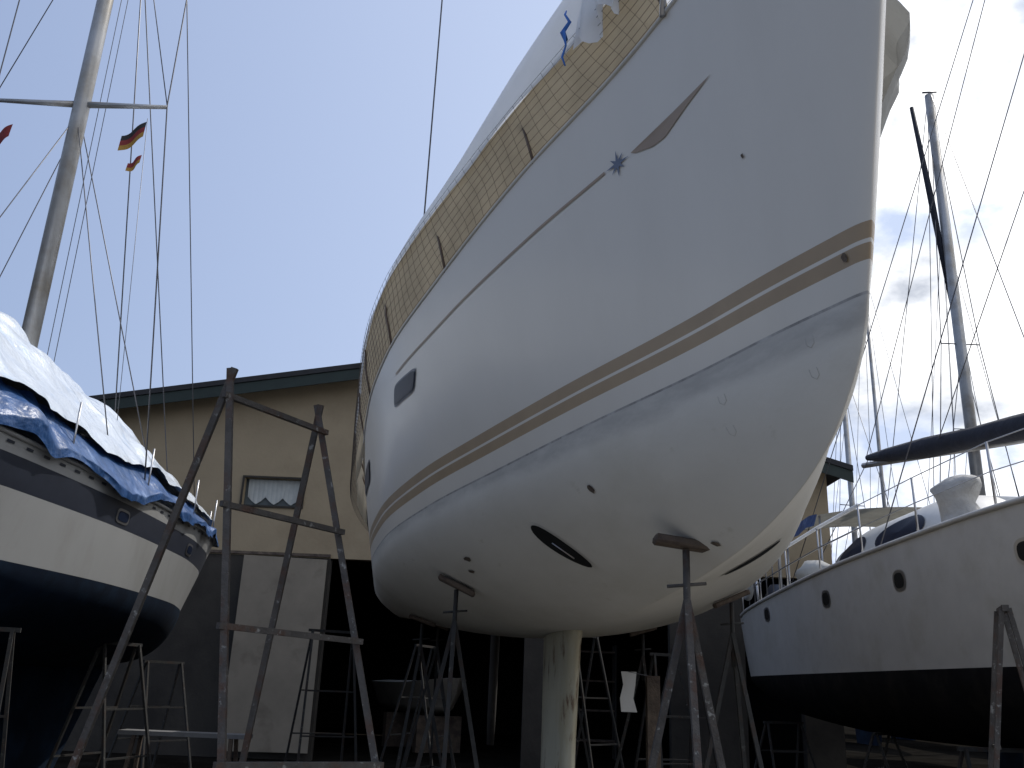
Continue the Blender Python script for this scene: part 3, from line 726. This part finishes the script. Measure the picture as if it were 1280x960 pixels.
# ---------------------------------------------------------------- light
SE,SR=rad(52),rad(50)
w=bpy.data.worlds.new('World');sc.world=w;w.use_nodes=True
nt=w.node_tree;N=nt.nodes;L=nt.links;N.clear()
out=N.new('ShaderNodeOutputWorld');bg=N.new('ShaderNodeBackground');bg.inputs['Strength'].default_value=.12
sky=N.new('ShaderNodeTexSky');sky.sky_type='NISHITA';sky.sun_disc=False;sky.sun_elevation=SE;sky.sun_rotation=SR;sky.air_density=1.;sky.dust_density=2.5;sky.ozone_density=1.5
tc=N.new('ShaderNodeTexCoord');sep=N.new('ShaderNodeSeparateXYZ');L.new(tc.outputs['Generated'],sep.inputs[0])
mp=N.new('ShaderNodeMapping');mp.inputs['Scale'].default_value=(1,1,1.6);mp.inputs['Location'].default_value=(.75,.1,.55);L.new(tc.outputs['Generated'],mp.inputs[0])
nz=N.new('ShaderNodeTexNoise');nz.inputs['Scale'].default_value=4.6;nz.inputs['Detail'].default_value=9;nz.inputs['Roughness'].default_value=.55;L.new(mp.outputs[0],nz.inputs['Vector'])
mk1=N.new('ShaderNodeMapRange');mk1.inputs['From Min'].default_value=.18;mk1.inputs['From Max'].default_value=.36;mk1.inputs['To Min'].default_value=-.35;mk1.inputs['To Max'].default_value=.10;L.new(sep.outputs['X'],mk1.inputs['Value'])
ad=N.new('ShaderNodeMath');ad.operation='ADD';L.new(nz.outputs['Fac'],ad.inputs[0]);L.new(mk1.outputs[0],ad.inputs[1])
cm=N.new('ShaderNodeMapRange');cm.inputs['From Min'].default_value=.49;cm.inputs['From Max'].default_value=.61;L.new(ad.outputs[0],cm.inputs['Value'])
n2=N.new('ShaderNodeTexNoise');n2.inputs['Scale'].default_value=7.5;n2.inputs['Detail'].default_value=8;L.new(mp.outputs[0],n2.inputs['Vector'])
cr=N.new('ShaderNodeValToRGB');cr.color_ramp.elements[0].position=.37;cr.color_ramp.elements[0].color=(4.6,5.0,5.8,1);cr.color_ramp.elements[1].position=.51;cr.color_ramp.elements[1].color=(13,13.1,13.3,1);L.new(n2.outputs['Fac'],cr.inputs['Fac'])
hz=N.new('ShaderNodeMapRange');hz.inputs['From Min'].default_value=-.6;hz.inputs['From Max'].default_value=.35;hz.inputs['To Min'].default_value=.52;hz.inputs['To Max'].default_value=1.;L.new(sep.outputs['X'],hz.inputs['Value'])
haze=N.new('ShaderNodeMix');haze.data_type='RGBA';L.new(hz.outputs[0],haze.inputs['Factor']);L.new(sky.outputs[0],haze.inputs[6])
hc2=N.new('ShaderNodeValToRGB');hm2=N.new('ShaderNodeMapRange');hm2.inputs['From Min'].default_value=-.5;hm2.inputs['From Max'].default_value=.55;L.new(sep.outputs['X'],hm2.inputs['Value']);L.new(hm2.outputs[0],hc2.inputs['Fac'])
hc2.color_ramp.elements[0].color=(3.9,4.85,7.2,1);hc2.color_ramp.elements[1].color=(5.6,6.5,8.4,1)
L.new(hc2.outputs[0],haze.inputs[7])
mx=N.new('ShaderNodeMix');mx.data_type='RGBA';L.new(cm.outputs[0],mx.inputs['Factor']);L.new(haze.outputs[2],mx.inputs[6]);L.new(cr.outputs[0],mx.inputs[7])
L.new(mx.outputs[2],bg.inputs['Color']);L.new(bg.outputs[0],out.inputs[0])
sl=bpy.data.lights.new('sun','SUN');sl.energy=3.0;sl.angle=rad(.5);sl.color=(1,.95,.88)
so=bpy.data.objects.new('sun',sl);COL.objects.link(so)
d=Vector((math.sin(SR)*math.cos(SE),math.cos(SR)*math.cos(SE),math.sin(SE)))
so.rotation_euler=d.to_track_quat('Z','Y').to_euler()

# ---------------------------------------------------------------- camera
cd=bpy.data.cameras.new('camera');co=bpy.data.objects.new('camera',cd);COL.objects.link(co)
cd.sensor_width=36;cd.lens=36*1130/1280;cd.clip_end=2000;cd.clip_start=.05
co.matrix_world=Matrix.Translation((0,0,1.6))@Matrix.Rotation(rad(90+18.5),4,'X')@Matrix.Rotation(rad(2.4),4,'Z')
sc.camera=co
